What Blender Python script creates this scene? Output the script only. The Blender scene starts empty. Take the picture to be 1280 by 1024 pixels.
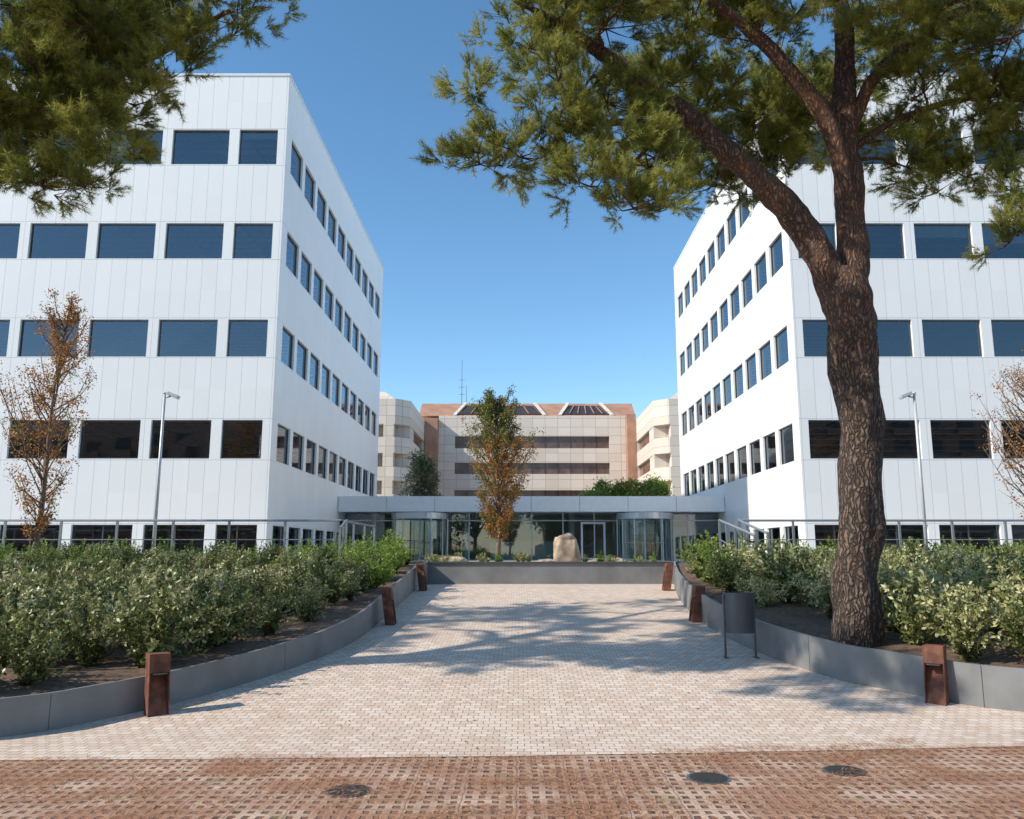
import bpy, math, random
import numpy as np
from mathutils import Vector, Matrix, noise, Quaternion
random.seed(7); rng=np.random.default_rng(7)
scene=bpy.context.scene
R=math.radians

# ---------------------------------------------------------------- helpers
def link(o,parent=None):
    scene.collection.objects.link(o)
    if parent is not None: o.parent=parent
    return o
def empty(name,loc=(0,0,0)):
    e=bpy.data.objects.new(name,None); e.location=loc; e.empty_display_size=.3
    return link(e)

class MB:
    def __init__(s): s.v=[]; s.f=[]
    def box(s,x0,x1,y0,y1,z0,z1):
        b=len(s.v)
        s.v+=[(x0,y0,z0),(x1,y0,z0),(x1,y1,z0),(x0,y1,z0),(x0,y0,z1),(x1,y0,z1),(x1,y1,z1),(x0,y1,z1)]
        s.f+=[[b+i for i in q] for q in ((0,3,2,1),(4,5,6,7),(0,1,5,4),(1,2,6,5),(2,3,7,6),(3,0,4,7))]
    def poly(s,pts):
        b=len(s.v); s.v+=[tuple(p) for p in pts]; s.f.append(list(range(b,b+len(pts))))
    def prism(s,pts,vec):
        n=len(pts); b=len(s.v); vec=Vector(vec)
        s.v+=[tuple(p) for p in pts]+[tuple(Vector(p)+vec) for p in pts]
        s.f.append([b+i for i in range(n)][::-1]); s.f.append([b+n+i for i in range(n)])
        for i in range(n):
            j=(i+1)%n; s.f.append([b+i,b+j,b+n+j,b+n+i])
    def cyl(s,c,r,z0,z1,n=24,r2=None,cap=True):
        r2=r if r2 is None else r2; b=len(s.v)
        for k in range(n):
            a=2*math.pi*k/n; s.v.append((c[0]+r*math.cos(a),c[1]+r*math.sin(a),z0))
        for k in range(n):
            a=2*math.pi*k/n; s.v.append((c[0]+r2*math.cos(a),c[1]+r2*math.sin(a),z1))
        for k in range(n):
            j=(k+1)%n; s.f.append([b+k,b+j,b+n+j,b+n+k])
        if cap: s.f.append([b+k for k in range(n)][::-1]); s.f.append([b+n+k for k in range(n)])
    def tube(s,pts,rad,n=8,rough=0.0,fr=3.0):
        pts=[Vector(p) for p in pts]; b=len(s.v); m=len(pts)
        up=Vector((.13,.97,.2)).normalized(); prev=None
        for i,p in enumerate(pts):
            t=(pts[min(i+1,m-1)]-pts[max(i-1,0)]).normalized()
            if prev is None:
                a=t.cross(up)
                if a.length<.05: a=t.cross(Vector((1,0,0)))
                a.normalize()
            else:
                a=prev-t*prev.dot(t); a.normalize()
            prev=a; c=t.cross(a)
            for k in range(n):
                an=2*math.pi*k/n
                d=a*math.cos(an)+c*math.sin(an); r=rad[i]
                if rough:
                    q=(p+d*r); r*=1+rough*noise.noise(Vector((q.x*fr,q.y*fr,q.z*fr*.35)))+rough*.5*noise.noise(Vector((q.x*fr*3,q.y*fr*3,q.z*fr)))
                s.v.append(tuple(p+d*r))
        for i in range(m-1):
            for k in range(n):
                j=(k+1)%n; s.f.append([b+i*n+k,b+i*n+j,b+(i+1)*n+j,b+(i+1)*n+k])
        s.f.append([b+k for k in range(n)][::-1]); s.f.append([b+(m-1)*n+k for k in range(n)])
    def obj(s,name,mat,parent=None,smooth=False,bevel=0):
        me=bpy.data.meshes.new(name); me.from_pydata(s.v,[],s.f); me.update()
        if mat: me.materials.append(mat)
        if smooth: me.polygons.foreach_set('use_smooth',[True]*len(me.polygons))
        o=bpy.data.objects.new(name,me); link(o,parent)
        if bevel:
            m=o.modifiers.new('b','BEVEL'); m.width=bevel; m.segments=2; m.limit_method='ANGLE'
        return o

def spline(pts,k=6):
    P=[np.array(p,float) for p in pts]; P=[2*P[0]-P[1]]+P+[2*P[-1]-P[-2]]; out=[]
    for i in range(1,len(P)-2):
        for j in range(k):
            t=j/k; a,b,c,d=P[i-1],P[i],P[i+1],P[i+2]
            out.append(.5*((2*b)+(-a+c)*t+(2*a-5*b+4*c-d)*t*t+(-a+3*b-3*c+d)*t**3))
    out.append(P[-2]); return out

# ---------------------------------------------------------------- materials
def newmat(name):
    m=bpy.data.materials.new(name); m.use_nodes=True; nt=m.node_tree
    return m,nt,nt.nodes['Principled BSDF']
def N(nt,t,**k):
    n=nt.nodes.new(t)
    for a,b in k.items(): setattr(n,a,b)
    return n
def L(nt,a,b): nt.links.new(a,b)
def math_(nt,op,a,b=None,clamp=False):
    n=N(nt,'ShaderNodeMath',operation=op,use_clamp=clamp)
    for i,x in enumerate((a,b)):
        if x is None: continue
        if isinstance(x,(int,float)): n.inputs[i].default_value=x
        else: L(nt,x,n.inputs[i])
    return n.outputs[0]
def mixc(nt,f,a,b,bt='MIX'):
    n=N(nt,'ShaderNodeMix',data_type='RGBA',blend_type=bt)
    for i,x in ((0,f),(6,a),(7,b)):
        if isinstance(x,(int,float)): n.inputs[i].default_value=x
        elif isinstance(x,tuple): n.inputs[i].default_value=(*x,1)
        else: L(nt,x,n.inputs[i])
    return n.outputs[2]
def noise_(nt,vec,scale,detail=4,rough=.55):
    n=N(nt,'ShaderNodeTexNoise'); n.inputs['Scale'].default_value=scale; n.inputs['Detail'].default_value=detail
    n.inputs['Roughness'].default_value=rough
    if vec is not None: L(nt,vec,n.inputs['Vector'])
    return n.outputs['Fac']
def ramp(nt,f,stops):
    r=N(nt,'ShaderNodeValToRGB'); L(nt,f,r.inputs[0]); e=r.color_ramp.elements
    while len(e)<len(stops): e.new(.5)
    for i,(p,c) in enumerate(stops):
        e[i].position=p; e[i].color=(*c,1) if isinstance(c,tuple) else (c,c,c,1)
    return r.outputs[0]
def bump(nt,bs,h,st=.3,dist=.01):
    b=N(nt,'ShaderNodeBump'); b.inputs['Strength'].default_value=st; b.inputs['Distance'].default_value=dist
    L(nt,h,b.inputs['Height']); L(nt,b.outputs[0],bs.inputs['Normal'])
def objc(nt,scale=None):
    t=N(nt,'ShaderNodeTexCoord').outputs['Object']
    if scale:
        m=N(nt,'ShaderNodeMapping'); m.inputs['Scale'].default_value=scale; L(nt,t,m.inputs[0]); return m.outputs[0]
    return t
def simple(name,c,rough=.5,metal=0,var=.12,scale=4,bmp=0,spec=.5):
    m,nt,bs=newmat(name); co=objc(nt)
    n=noise_(nt,co,scale,6)
    lo=tuple(x*(1-var) for x in c); hi=tuple(min(1,x*(1+var)) for x in c)
    L(nt,ramp(nt,n,[(.3,lo),(.7,hi)]),bs.inputs['Base Color'])
    bs.inputs['Roughness'].default_value=rough; bs.inputs['Metallic'].default_value=metal
    bs.inputs['Specular IOR Level'].default_value=spec
    if bmp: bump(nt,bs,noise_(nt,co,scale*12,5),bmp,.01)
    return m

def panel_mat(name,axis,pitch,ld):
    m,nt,bs=newmat(name); co=objc(nt); s=N(nt,'ShaderNodeSeparateXYZ'); L(nt,co,s.inputs[0])
    fr=math_(nt,'FRACT',math_(nt,'DIVIDE',s.outputs[axis],pitch))
    d=math_(nt,'ABSOLUTE',math_(nt,'SUBTRACT',fr,.5)); line=math_(nt,'GREATER_THAN',d,.5-.009/pitch)
    fz=math_(nt,'FRACT',math_(nt,'DIVIDE',math_(nt,'SUBTRACT',s.outputs[2],1.23-3.797/2),3.797))
    h1=math_(nt,'LESS_THAN',math_(nt,'ABSOLUTE',math_(nt,'SUBTRACT',fz,.5-.012)),.003)
    h2=math_(nt,'LESS_THAN',math_(nt,'ABSOLUTE',math_(nt,'SUBTRACT',fz,.5+.376+.012)),.003)
    line=math_(nt,'MAXIMUM',line,math_(nt,'MAXIMUM',h1,h2))
    cell=math_(nt,'FLOOR',math_(nt,'DIVIDE',s.outputs[axis],pitch)); cz=math_(nt,'FLOOR',math_(nt,'DIVIDE',s.outputs[2],3.797))
    cv=N(nt,'ShaderNodeCombineXYZ'); L(nt,cell,cv.inputs[0]); L(nt,cz,cv.inputs[1])
    wn=N(nt,'ShaderNodeTexWhiteNoise',noise_dimensions='3D'); L(nt,cv.outputs[0],wn.inputs['Vector'])
    base=ramp(nt,wn.outputs['Value'],[(0,(.885,.87,.835)),(1,(.92,.905,.87))])
    dirt=noise_(nt,objc(nt,(1.2,1.2,.25)),1.3,5)
    base=mixc(nt,ramp(nt,dirt,[(.45,0.0),(.85,.12)]),base,(.70,.685,.65))
    L(nt,mixc(nt,line,base,(ld,ld,ld)),bs.inputs['Base Color'])
    bs.inputs['Roughness'].default_value=.42
    inv=math_(nt,'SUBTRACT',1,line); bump(nt,bs,inv,.2,.006)
    return m
M_front=panel_mat('white_panel_front',0,.57,.58); M_side=panel_mat('white_panel_side',1,1.075,.76)
M_cap=simple('white_cap',(.8,.8,.8),.4,0,.04)
M_frame=simple('window_frame',(.12,.13,.135),.35,.6,.1)
M_darkm=simple('cast_iron',(.075,.07,.065),.7,.3,.2,20,.3)
M_inner=simple('interior',(.20,.195,.19),.8,0,.3,.7)

def ceil_mat():
    m,nt,bs=newmat('office_ceiling'); co=objc(nt)
    b=N(nt,'ShaderNodeTexBrick'); b.offset=0; L(nt,co,b.inputs['Vector'])
    b.inputs['Scale'].default_value=1; b.inputs['Brick Width'].default_value=1.2; b.inputs['Row Height'].default_value=.6
    b.inputs['Mortar Size'].default_value=.06; b.inputs['Color1'].default_value=(.85,.85,.83,1); b.inputs['Color2'].default_value=(.4,.4,.4,1); b.inputs['Mortar'].default_value=(.06,.06,.06,1)
    L(nt,b.outputs[0],bs.inputs['Base Color']); bs.inputs['Roughness'].default_value=.8; return m
M_ceil=ceil_mat()

def glass_mat(name,tint,boost=.05,ior=1.55,gl=(.95,.97,1)):
    m=bpy.data.materials.new(name); m.use_nodes=True; nt=m.node_tree; nt.nodes.clear()
    out=N(nt,'ShaderNodeOutputMaterial'); mx=N(nt,'ShaderNodeMixShader'); tr=N(nt,'ShaderNodeBsdfTransparent'); g=N(nt,'ShaderNodeBsdfGlossy')
    tr.inputs[0].default_value=(*tint,1); g.inputs[0].default_value=(*gl,1); g.inputs['Roughness'].default_value=.012
    f=N(nt,'ShaderNodeFresnel'); f.inputs[0].default_value=ior
    fac=math_(nt,'ADD',f.outputs[0],boost,True)
    b=N(nt,'ShaderNodeBump'); b.inputs['Strength'].default_value=.05; b.inputs['Distance'].default_value=.02
    L(nt,noise_(nt,objc(nt),.9,1),b.inputs['Height']); L(nt,b.outputs[0],g.inputs['Normal'])
    L(nt,fac,mx.inputs[0]); L(nt,tr.outputs[0],mx.inputs[1]); L(nt,g.outputs[0],mx.inputs[2]); L(nt,mx.outputs[0],out.inputs[0])
    return m
M_glass=glass_mat('tinted_glass',(.52,.57,.58),.10,1.6,(.84,.92,1))
M_clear=glass_mat('clear_glass',(.70,.84,.80),.08)
M_dark=simple('dark_glass',(.06,.045,.04),.08,0,.3,.6)

def paver_mat():
    m,nt,bs=newmat('light_cobble'); co=objc(nt)
    w=N(nt,'ShaderNodeVectorMath',operation='ADD'); L(nt,co,w.inputs[0])
    nz=N(nt,'ShaderNodeTexNoise'); nz.inputs['Scale'].default_value=7; L(nt,co,nz.inputs['Vector'])
    sc=N(nt,'ShaderNodeVectorMath',operation='SCALE'); L(nt,nz.outputs['Color'],sc.inputs[0]); sc.inputs['Scale'].default_value=.035
    L(nt,sc.outputs[0],w.inputs[1])
    b=N(nt,'ShaderNodeTexBrick'); L(nt,w.outputs[0],b.inputs['Vector']); b.inputs['Scale'].default_value=1
    b.inputs['Brick Width'].default_value=.115; b.inputs['Row Height'].default_value=.10; b.inputs['Mortar Size'].default_value=.006
    b.inputs['Mortar Smooth'].default_value=.5; b.inputs['Bias'].default_value=-.1
    b.inputs['Color1'].default_value=(.72,.555,.43,1); b.inputs['Color2'].default_value=(.88,.75,.63,1); b.inputs['Mortar'].default_value=(.44,.325,.25,1)
    big=ramp(nt,noise_(nt,co,.55,5),[(.3,(.90,.87,.84)),(.7,(1,1,1))])
    c=mixc(nt,1.0,b.outputs[0],big,'MULTIPLY')
    fine=ramp(nt,noise_(nt,co,60,4),[(.3,(.85,.85,.85)),(.7,(1.0,1.0,1.0))])
    c=mixc(nt,1.0,c,fine,'MULTIPLY')
    litter=ramp(nt,noise_(nt,co,9,6,.7),[(.6,0.0),(.74,.35)])
    c=mixc(nt,litter,c,(.50,.31,.21))
    L(nt,c,bs.inputs['Base Color']); bs.inputs['Roughness'].default_value=.85
    h=math_(nt,'SUBTRACT',1,b.outputs['Fac']); h=math_(nt,'ADD',h,math_(nt,'MULTIPLY',noise_(nt,co,40,4),.6))
    bump(nt,bs,h,.7,.008); return m
def lattice_mat():
    m,nt,bs=newmat('terracotta_lattice'); co=objc(nt)
    w=N(nt,'ShaderNodeVectorMath',operation='ADD'); L(nt,co,w.inputs[0])
    nz=N(nt,'ShaderNodeTexNoise'); nz.inputs['Scale'].default_value=6; nz.inputs['Detail'].default_value=4; L(nt,co,nz.inputs['Vector'])
    sc=N(nt,'ShaderNodeVectorMath',operation='SCALE'); L(nt,nz.outputs['Color'],sc.inputs[0]); sc.inputs['Scale'].default_value=.05
    L(nt,sc.outputs[0],w.inputs[1])
    s=N(nt,'ShaderNodeSeparateXYZ'); L(nt,w.outputs[0],s.inputs[0])
    fx=math_(nt,'ABSOLUTE',math_(nt,'SUBTRACT',math_(nt,'FRACT',math_(nt,'DIVIDE',s.outputs[0],.095)),.5))
    fy=math_(nt,'ABSOLUTE',math_(nt,'SUBTRACT',math_(nt,'FRACT',math_(nt,'DIVIDE',s.outputs[1],.115)),.5))
    hx=ramp(nt,fx,[(.20,1.0),(.28,0.0)]); hy=ramp(nt,fy,[(.22,1.0),(.30,0.0)])
    hole=math_(nt,'MULTIPLY',hx,hy)
    b=N(nt,'ShaderNodeTexBrick'); L(nt,w.outputs[0],b.inputs['Vector']); b.inputs['Scale'].default_value=1; b.offset=.0
    b.inputs['Brick Width'].default_value=.38; b.inputs['Row Height'].default_value=.23; b.inputs['Mortar Size'].default_value=.004
    b.inputs['Color1'].default_value=(.58,.39,.27,1); b.inputs['Color2'].default_value=(.75,.56,.42,1); b.inputs['Mortar'].default_value=(.30,.18,.12,1)
    lit=noise_(nt,objc(nt,(1,1.8,1)),1.3,7,.68)
    mask=ramp(nt,lit,[(.44,0.0),(.58,.85)])
    nee=noise_(nt,objc(nt,(24,70,1)),1.5,4,.7)
    ncol=ramp(nt,nee,[(.3,(.17,.065,.03)),(.5,(.38,.175,.095)),(.7,(.56,.33,.20))])
    tone=ramp(nt,noise_(nt,co,3,5),[(.3,(.82,.74,.70)),(.7,(1,1,1))])
    c=mixc(nt,1.0,b.outputs[0],tone,'MULTIPLY')
    hc=ramp(nt,noise_(nt,co,11,5,.7),[(.35,(.10,.05,.03)),(.65,(.34,.165,.09))])
    c=mixc(nt,hole,c,hc)
    c=mixc(nt,mask,c,ncol)
    mo=ramp(nt,noise_(nt,co,2.3,5),[(.62,0.0),(.72,.6)])
    c=mixc(nt,mo,c,(.18,.19,.06))
    L(nt,c,bs.inputs['Base Color']); bs.inputs['Roughness'].default_value=.9
    h=math_(nt,'SUBTRACT',1,hole); h=math_(nt,'ADD',h,math_(nt,'MULTIPLY',nee,.7)); bump(nt,bs,h,.9,.02); return m
M_paver=paver_mat(); M_lattice=lattice_mat()
M_soil=simple('soil_mulch',(.15,.095,.06),.95,0,.5,14,.8)
M_asph=simple('asphalt',(.055,.055,.055),.9,0,.2,8,.4)
M_conc=simple('terrace_concrete',(.38,.37,.35),.85,0,.1,3,.2)
M_gmetal=simple('grey_painted_metal',(.21,.21,.205),.5,.0,.22,1.8,.05)
M_bin=simple('bin_metal',(.10,.105,.11),.45,.2,.12,3)
M_rail=simple('railing_metal',(.30,.32,.33),.4,.4,.08)
M_steel=simple('steel',(.55,.57,.58),.35,.5,.08)
M_corten=simple('corten_steel',(.17,.065,.038),.75,.1,.5,9,.3)
M_gravel=simple('planter_gravel',(.36,.32,.27),.95,0,.3,25,.8)
M_rock=simple('rock',(.42,.31,.22),.9,0,.45,3,.8)
M_lampm=simple('lamp_paint',(.55,.57,.58),.4,.2,.05)

def leaf_mat(name,c0,c1,c2,tr=.3,rough=.5):
    m=bpy.data.materials.new(name); m.use_nodes=True; nt=m.node_tree; bs=nt.nodes['Principled BSDF']; out=nt.nodes['Material Output']
    at=N(nt,'ShaderNodeAttribute'); at.attribute_name='rnd'; oi=N(nt,'ShaderNodeObjectInfo')
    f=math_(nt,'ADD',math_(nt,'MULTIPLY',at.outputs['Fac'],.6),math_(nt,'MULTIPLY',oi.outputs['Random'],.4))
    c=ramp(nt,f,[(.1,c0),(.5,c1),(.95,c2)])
    L(nt,c,bs.inputs['Base Color']); bs.inputs['Roughness'].default_value=rough; bs.inputs['Specular IOR Level'].default_value=.35
    t=N(nt,'ShaderNodeBsdfTranslucent'); L(nt,c,t.inputs[0]); mx=N(nt,'ShaderNodeMixShader'); mx.inputs[0].default_value=tr
    L(nt,bs.outputs[0],mx.inputs[1]); L(nt,t.outputs[0],mx.inputs[2]); L(nt,mx.outputs[0],out.inputs[0]); return m
M_needle=leaf_mat('pine_needles',(.08,.10,.018),(.26,.285,.05),(.54,.50,.13),.38,.45)
M_ela=leaf_mat('elaeagnus_leaf',(.06,.08,.02),(.25,.265,.085),(.78,.72,.42),.22,.4)
M_elb=leaf_mat('elaeagnus_leaf_dark',(.04,.06,.018),(.13,.165,.05),(.48,.48,.24),.2,.35)
M_bright=leaf_mat('fresh_leaf',(.08,.14,.02),(.20,.30,.045),(.42,.50,.11),.38)
M_green=leaf_mat('green_leaf',(.06,.085,.015),(.17,.19,.035),(.30,.29,.06),.3)
M_autumn=leaf_mat('autumn_leaf',(.24,.09,.025),(.46,.20,.05),(.60,.37,.11),.35)
M_darkleaf=leaf_mat('dark_conifer_leaf',(.02,.04,.02),(.05,.085,.04),(.09,.13,.06),.2)

def bark_mat(name,dark,mid,lite,upper=None):
    m,nt,bs=newmat(name); co=objc(nt,(1,1,.2))
    nz=N(nt,'ShaderNodeTexNoise'); nz.inputs['Scale'].default_value=5; nz.inputs['Detail'].default_value=6; L(nt,objc(nt),nz.inputs['Vector'])
    ad=N(nt,'ShaderNodeMix',data_type='VECTOR'); ad.inputs[0].default_value=.14; L(nt,co,ad.inputs[4]); L(nt,nz.outputs['Color'],ad.inputs[5])
    v=N(nt,'ShaderNodeTexVoronoi',feature='DISTANCE_TO_EDGE'); v.inputs['Scale'].default_value=24; L(nt,ad.outputs[1],v.inputs['Vector'])
    e=ramp(nt,v.outputs['Distance'],[(.0,0.0),(.33,1.0)])
    n2=noise_(nt,objc(nt,(1,1,.5)),22,7,.7)
    plate=ramp(nt,n2,[(.3,mid),(.7,lite)])
    patch=ramp(nt,noise_(nt,objc(nt,(1,1,.6)),2.2,4),[(.38,0.0),(.6,1.0)])
    if upper:
        s=N(nt,'ShaderNodeSeparateXYZ'); L(nt,objc(nt),s.inputs[0])
        hz=math_(nt,'MULTIPLY',math_(nt,'SUBTRACT',math_(nt,'ADD',s.outputs[2],math_(nt,'MULTIPLY',n2,1.5)),3.9),.4,True)
        hz=math_(nt,'MULTIPLY',hz,math_(nt,'ADD',math_(nt,'MULTIPLY',patch,.55),.45))
        plate=mixc(nt,hz,plate,ramp(nt,n2,[(.35,upper[0]),(.7,upper[1])]))
        e=math_(nt,'MAXIMUM',e,math_(nt,'MULTIPLY',hz,.3))
    L(nt,mixc(nt,e,dark,plate),bs.inputs['Base Color']); bs.inputs['Roughness'].default_value=.9
    h=math_(nt,'ADD',e,math_(nt,'MULTIPLY',n2,1.0)); bump(nt,bs,h,1,.04); return m
M_bark=bark_mat('pine_bark',(.03,.02,.015),(.145,.092,.065),(.33,.235,.175),((.28,.12,.06),(.56,.30,.17)))
M_twig=simple('twig_bark',(.20,.14,.10),.9,0,.3,8)

# ---------------------------------------------------------------- leaf protos + instancing
def fast_mesh(name,V,k,mats,rnd):
    n=len(V); me=bpy.data.meshes.new(name)
    me.vertices.add(n*k); me.vertices.foreach_set('co',V.reshape(-1).astype(np.float32))
    me.loops.add(n*k); me.loops.foreach_set('vertex_index',np.arange(n*k,dtype=np.int32))
    me.polygons.add(n); me.polygons.foreach_set('loop_start',np.arange(0,n*k,k,dtype=np.int32))
    me.update(calc_edges=True)
    a=me.attributes.new('rnd','FLOAT','FACE'); a.data.foreach_set('value',rnd.astype(np.float32))
    me.materials.append(mats); return me
def unit(a): return a/np.maximum(1e-9,np.linalg.norm(a,axis=-1,keepdims=True))
def rdir(n): return unit(rng.normal(size=(n,3)))

def proto_collection(name,meshes):
    c=bpy.data.collections.new(name)
    for i,me in enumerate(meshes):
        c.objects.link(bpy.data.objects.new('%s_%d'%(name,i),me))
    return c
def spray(name,mat):
    tris=[];rr=[]
    for s in range(13):
        th=rng.uniform(0,2*math.pi); el=rng.uniform(.1,1.45)
        d=np.array([math.cos(th)*math.cos(el),math.sin(th)*math.cos(el),math.sin(el)])
        base=np.array([0,0,rng.uniform(0,.12)]); ln=rng.uniform(.14,.32)
        n=60; t=rng.uniform(.4,1,n)[:,None]
        p=base+d*ln*t+np.array([0,0,1])*0.07*t**2
        nd=unit(d*rng.uniform(.3,1.0,(n,1))+rdir(n)*.85+np.array([0,0,.2]))
        l=rng.uniform(.055,.105,(n,1)); w=unit(np.cross(nd,rdir(n)))*.0034
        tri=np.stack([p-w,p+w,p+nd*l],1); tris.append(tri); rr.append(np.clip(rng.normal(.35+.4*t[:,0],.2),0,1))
        w2=unit(np.cross(d,rdir(1)[0]))*.006
        tris.append(np.stack([base-w2,base+w2,base+d*ln+np.array([0,0,.07])])[None]); rr.append(np.zeros(1))
    return fast_mesh(name,np.concatenate(tris),3,mat,np.concatenate(rr))
def leaf_quads(p,d,l,w,fold=None):
    n=len(p); s=unit(np.cross(d,rdir(n)))*w
    return np.stack([p,p+d*l*.5+s,p+d*l,p+d*l*.5-s],1)
def sprig(name,mat,n=16,r=.13,l=.06,w=.018):
    p=rdir(n)*rng.uniform(.1,1,(n,1))*r; d=unit(p+rdir(n)*.1+np.array([0,0,.02]))
    ll=rng.uniform(.7,1.2,(n,1))*l
    return fast_mesh(name,leaf_quads(p,d,ll,w),4,mat,rng.uniform(0,1,n))
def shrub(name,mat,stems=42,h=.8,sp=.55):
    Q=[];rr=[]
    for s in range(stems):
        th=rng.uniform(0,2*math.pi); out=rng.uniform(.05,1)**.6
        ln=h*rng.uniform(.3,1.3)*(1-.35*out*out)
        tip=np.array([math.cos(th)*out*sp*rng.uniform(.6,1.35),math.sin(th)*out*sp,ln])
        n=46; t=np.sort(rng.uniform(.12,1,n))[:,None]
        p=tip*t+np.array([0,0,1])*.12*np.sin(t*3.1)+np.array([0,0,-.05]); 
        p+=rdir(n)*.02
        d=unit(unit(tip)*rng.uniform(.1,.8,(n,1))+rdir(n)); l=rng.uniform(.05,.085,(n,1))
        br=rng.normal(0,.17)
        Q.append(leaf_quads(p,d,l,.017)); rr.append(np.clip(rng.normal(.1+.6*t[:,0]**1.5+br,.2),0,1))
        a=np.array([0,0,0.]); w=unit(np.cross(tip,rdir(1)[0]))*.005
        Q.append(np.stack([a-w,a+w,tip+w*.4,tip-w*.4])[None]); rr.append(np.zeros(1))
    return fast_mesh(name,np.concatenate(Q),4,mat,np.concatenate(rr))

C_pine=proto_collection('pine_spray_parts',[spray('pine_spray',M_needle) for _ in range(5)])
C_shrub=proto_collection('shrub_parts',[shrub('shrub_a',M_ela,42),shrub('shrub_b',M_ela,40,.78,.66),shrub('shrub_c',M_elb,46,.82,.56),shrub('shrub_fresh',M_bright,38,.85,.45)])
C_leaf=proto_collection('leaf_sprig_parts',[sprig('sprig_green',M_green),sprig('sprig_autumn',M_autumn),sprig('sprig_autumn2',M_autumn,10,.15,.07,.02),sprig('sprig_dark',M_darkleaf,26,.15,.05,.01),sprig('sprig_fresh',M_bright,20,.15,.07,.02)])

def inst(name,pts,coll,parent=None):
    n=len(pts); me=bpy.data.meshes.new(name); me.vertices.add(n)
    me.vertices.foreach_set('co',np.array([p[0] for p in pts],dtype=np.float32).reshape(-1))
    a=me.attributes.new('irot','FLOAT_VECTOR','POINT'); a.data.foreach_set('vector',np.array([p[1] for p in pts],dtype=np.float32).reshape(-1))
    a=me.attributes.new('iscl','FLOAT','POINT'); a.data.foreach_set('value',np.array([p[2] for p in pts],dtype=np.float32))
    a=me.attributes.new('iidx','INT','POINT'); a.data.foreach_set('value',np.array([p[3] for p in pts],dtype=np.int32))
    o=bpy.data.objects.new(name,me); link(o,parent)
    g=bpy.data.node_groups.new('scatter_'+name,'GeometryNodeTree')
    g.interface.new_socket(name='Geometry',in_out='INPUT',socket_type='NodeSocketGeometry')
    g.interface.new_socket(name='Geometry',in_out='OUTPUT',socket_type='NodeSocketGeometry')
    gi=g.nodes.new('NodeGroupInput'); go=g.nodes.new('NodeGroupOutput')
    ci=g.nodes.new('GeometryNodeCollectionInfo'); ci.inputs['Collection'].default_value=coll
    ci.inputs['Separate Children'].default_value=True; ci.inputs['Reset Children'].default_value=True
    ip=g.nodes.new('GeometryNodeInstanceOnPoints'); ip.inputs['Pick Instance'].default_value=True
    def na(nm,dt):
        q=g.nodes.new('GeometryNodeInputNamedAttribute'); q.data_type=dt; q.inputs['Name'].default_value=nm; return q.outputs['Attribute']
    er=g.nodes.new('FunctionNodeEulerToRotation')
    g.links.new(na('irot','FLOAT_VECTOR'),er.inputs[0]); g.links.new(er.outputs[0],ip.inputs['Rotation'])
    g.links.new(na('iscl','FLOAT'),ip.inputs['Scale']); g.links.new(na('iidx','INT'),ip.inputs['Instance Index'])
    g.links.new(gi.outputs[0],ip.inputs['Points']); g.links.new(ci.outputs[0],ip.inputs['Instance']); g.links.new(ip.outputs[0],go.inputs[0])
    m=o.modifiers.new('scatter','NODES'); m.node_group=g
    return o
def eul(d):
    q=Vector(d).to_track_quat('Z','Y')@Quaternion((0,0,1),random.uniform(0,6.28)); return tuple(q.to_euler())

# ---------------------------------------------------------------- ground
def G(y): return 0 if y<8.5 else min(.88,.0765*(y-8.5))
def strip(name,poly,mat,off):
    mb=MB()
    for a,b in zip(poly[:-1],poly[1:]):
        mb.poly([(a[1],a[0],G(a[0])+off),(a[2],a[0],G(a[0])+off),(b[2],b[0],G(b[0])+off),(b[1],b[0],G(b[0])+off)])
    return mb.obj(name,mat)
strip('ground',[(-400,-500,500),(8.5,-500,500),(20,-500,500),(900,-500,500)],M_conc,-.012)
strip('road',[(-16,-300,300),(-6,-300,300)],M_asph,-.004)
mb=MB()
bd=[(-30,6.6),(-8,7.1),(-4.3,7.28),(-1.5,7.36),(0,7.43),(2.4,7.6),(4.7,7.8),(8,7.95),(30,8.2)]
for (xa,ya),(xb,yb) in zip(bd[:-1],bd[1:]):
    mb.poly([(xa,ya,0),(xb,yb,0),(xb,8.5,0),(xa,8.5,0)])
for a,b in ((8.5,20),(20,22.2)):
    mb.poly([(-30,a,G(a)),(30,a,G(a)),(30,b,G(b)),(-30,b,G(b))])
mb.obj('plaza_paving',M_paver)
mb=MB()
for (xa,ya),(xb,yb) in zip(bd[:-1],bd[1:]): mb.poly([(xa,-3,-.004),(xb,-3,-.004),(xb,yb+.0,-.004),(xa,ya+.0,-.004)])
mb.obj('brick_paving',M_lattice)

for (x,y) in ((-1.24,6.39),(1.44,6.74),(2.56,6.95)):
    e=empty('manhole_cover',(x,y,-.004))
    mb=MB(); mb.cyl((0,0),.17,.0,.004,32); mb.obj('frame',M_frame,e)
    mb=MB(); mb.cyl((0,0),.15,.004,.006,32)
    for k in range(-4,5):
        w=math.sqrt(.15**2-(k*.03)**2)*.9; mb.box(-w,w,k*.03-.006,k*.03+.006,.006,.011)
    mb.obj('lid',M_darkm,e)

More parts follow.
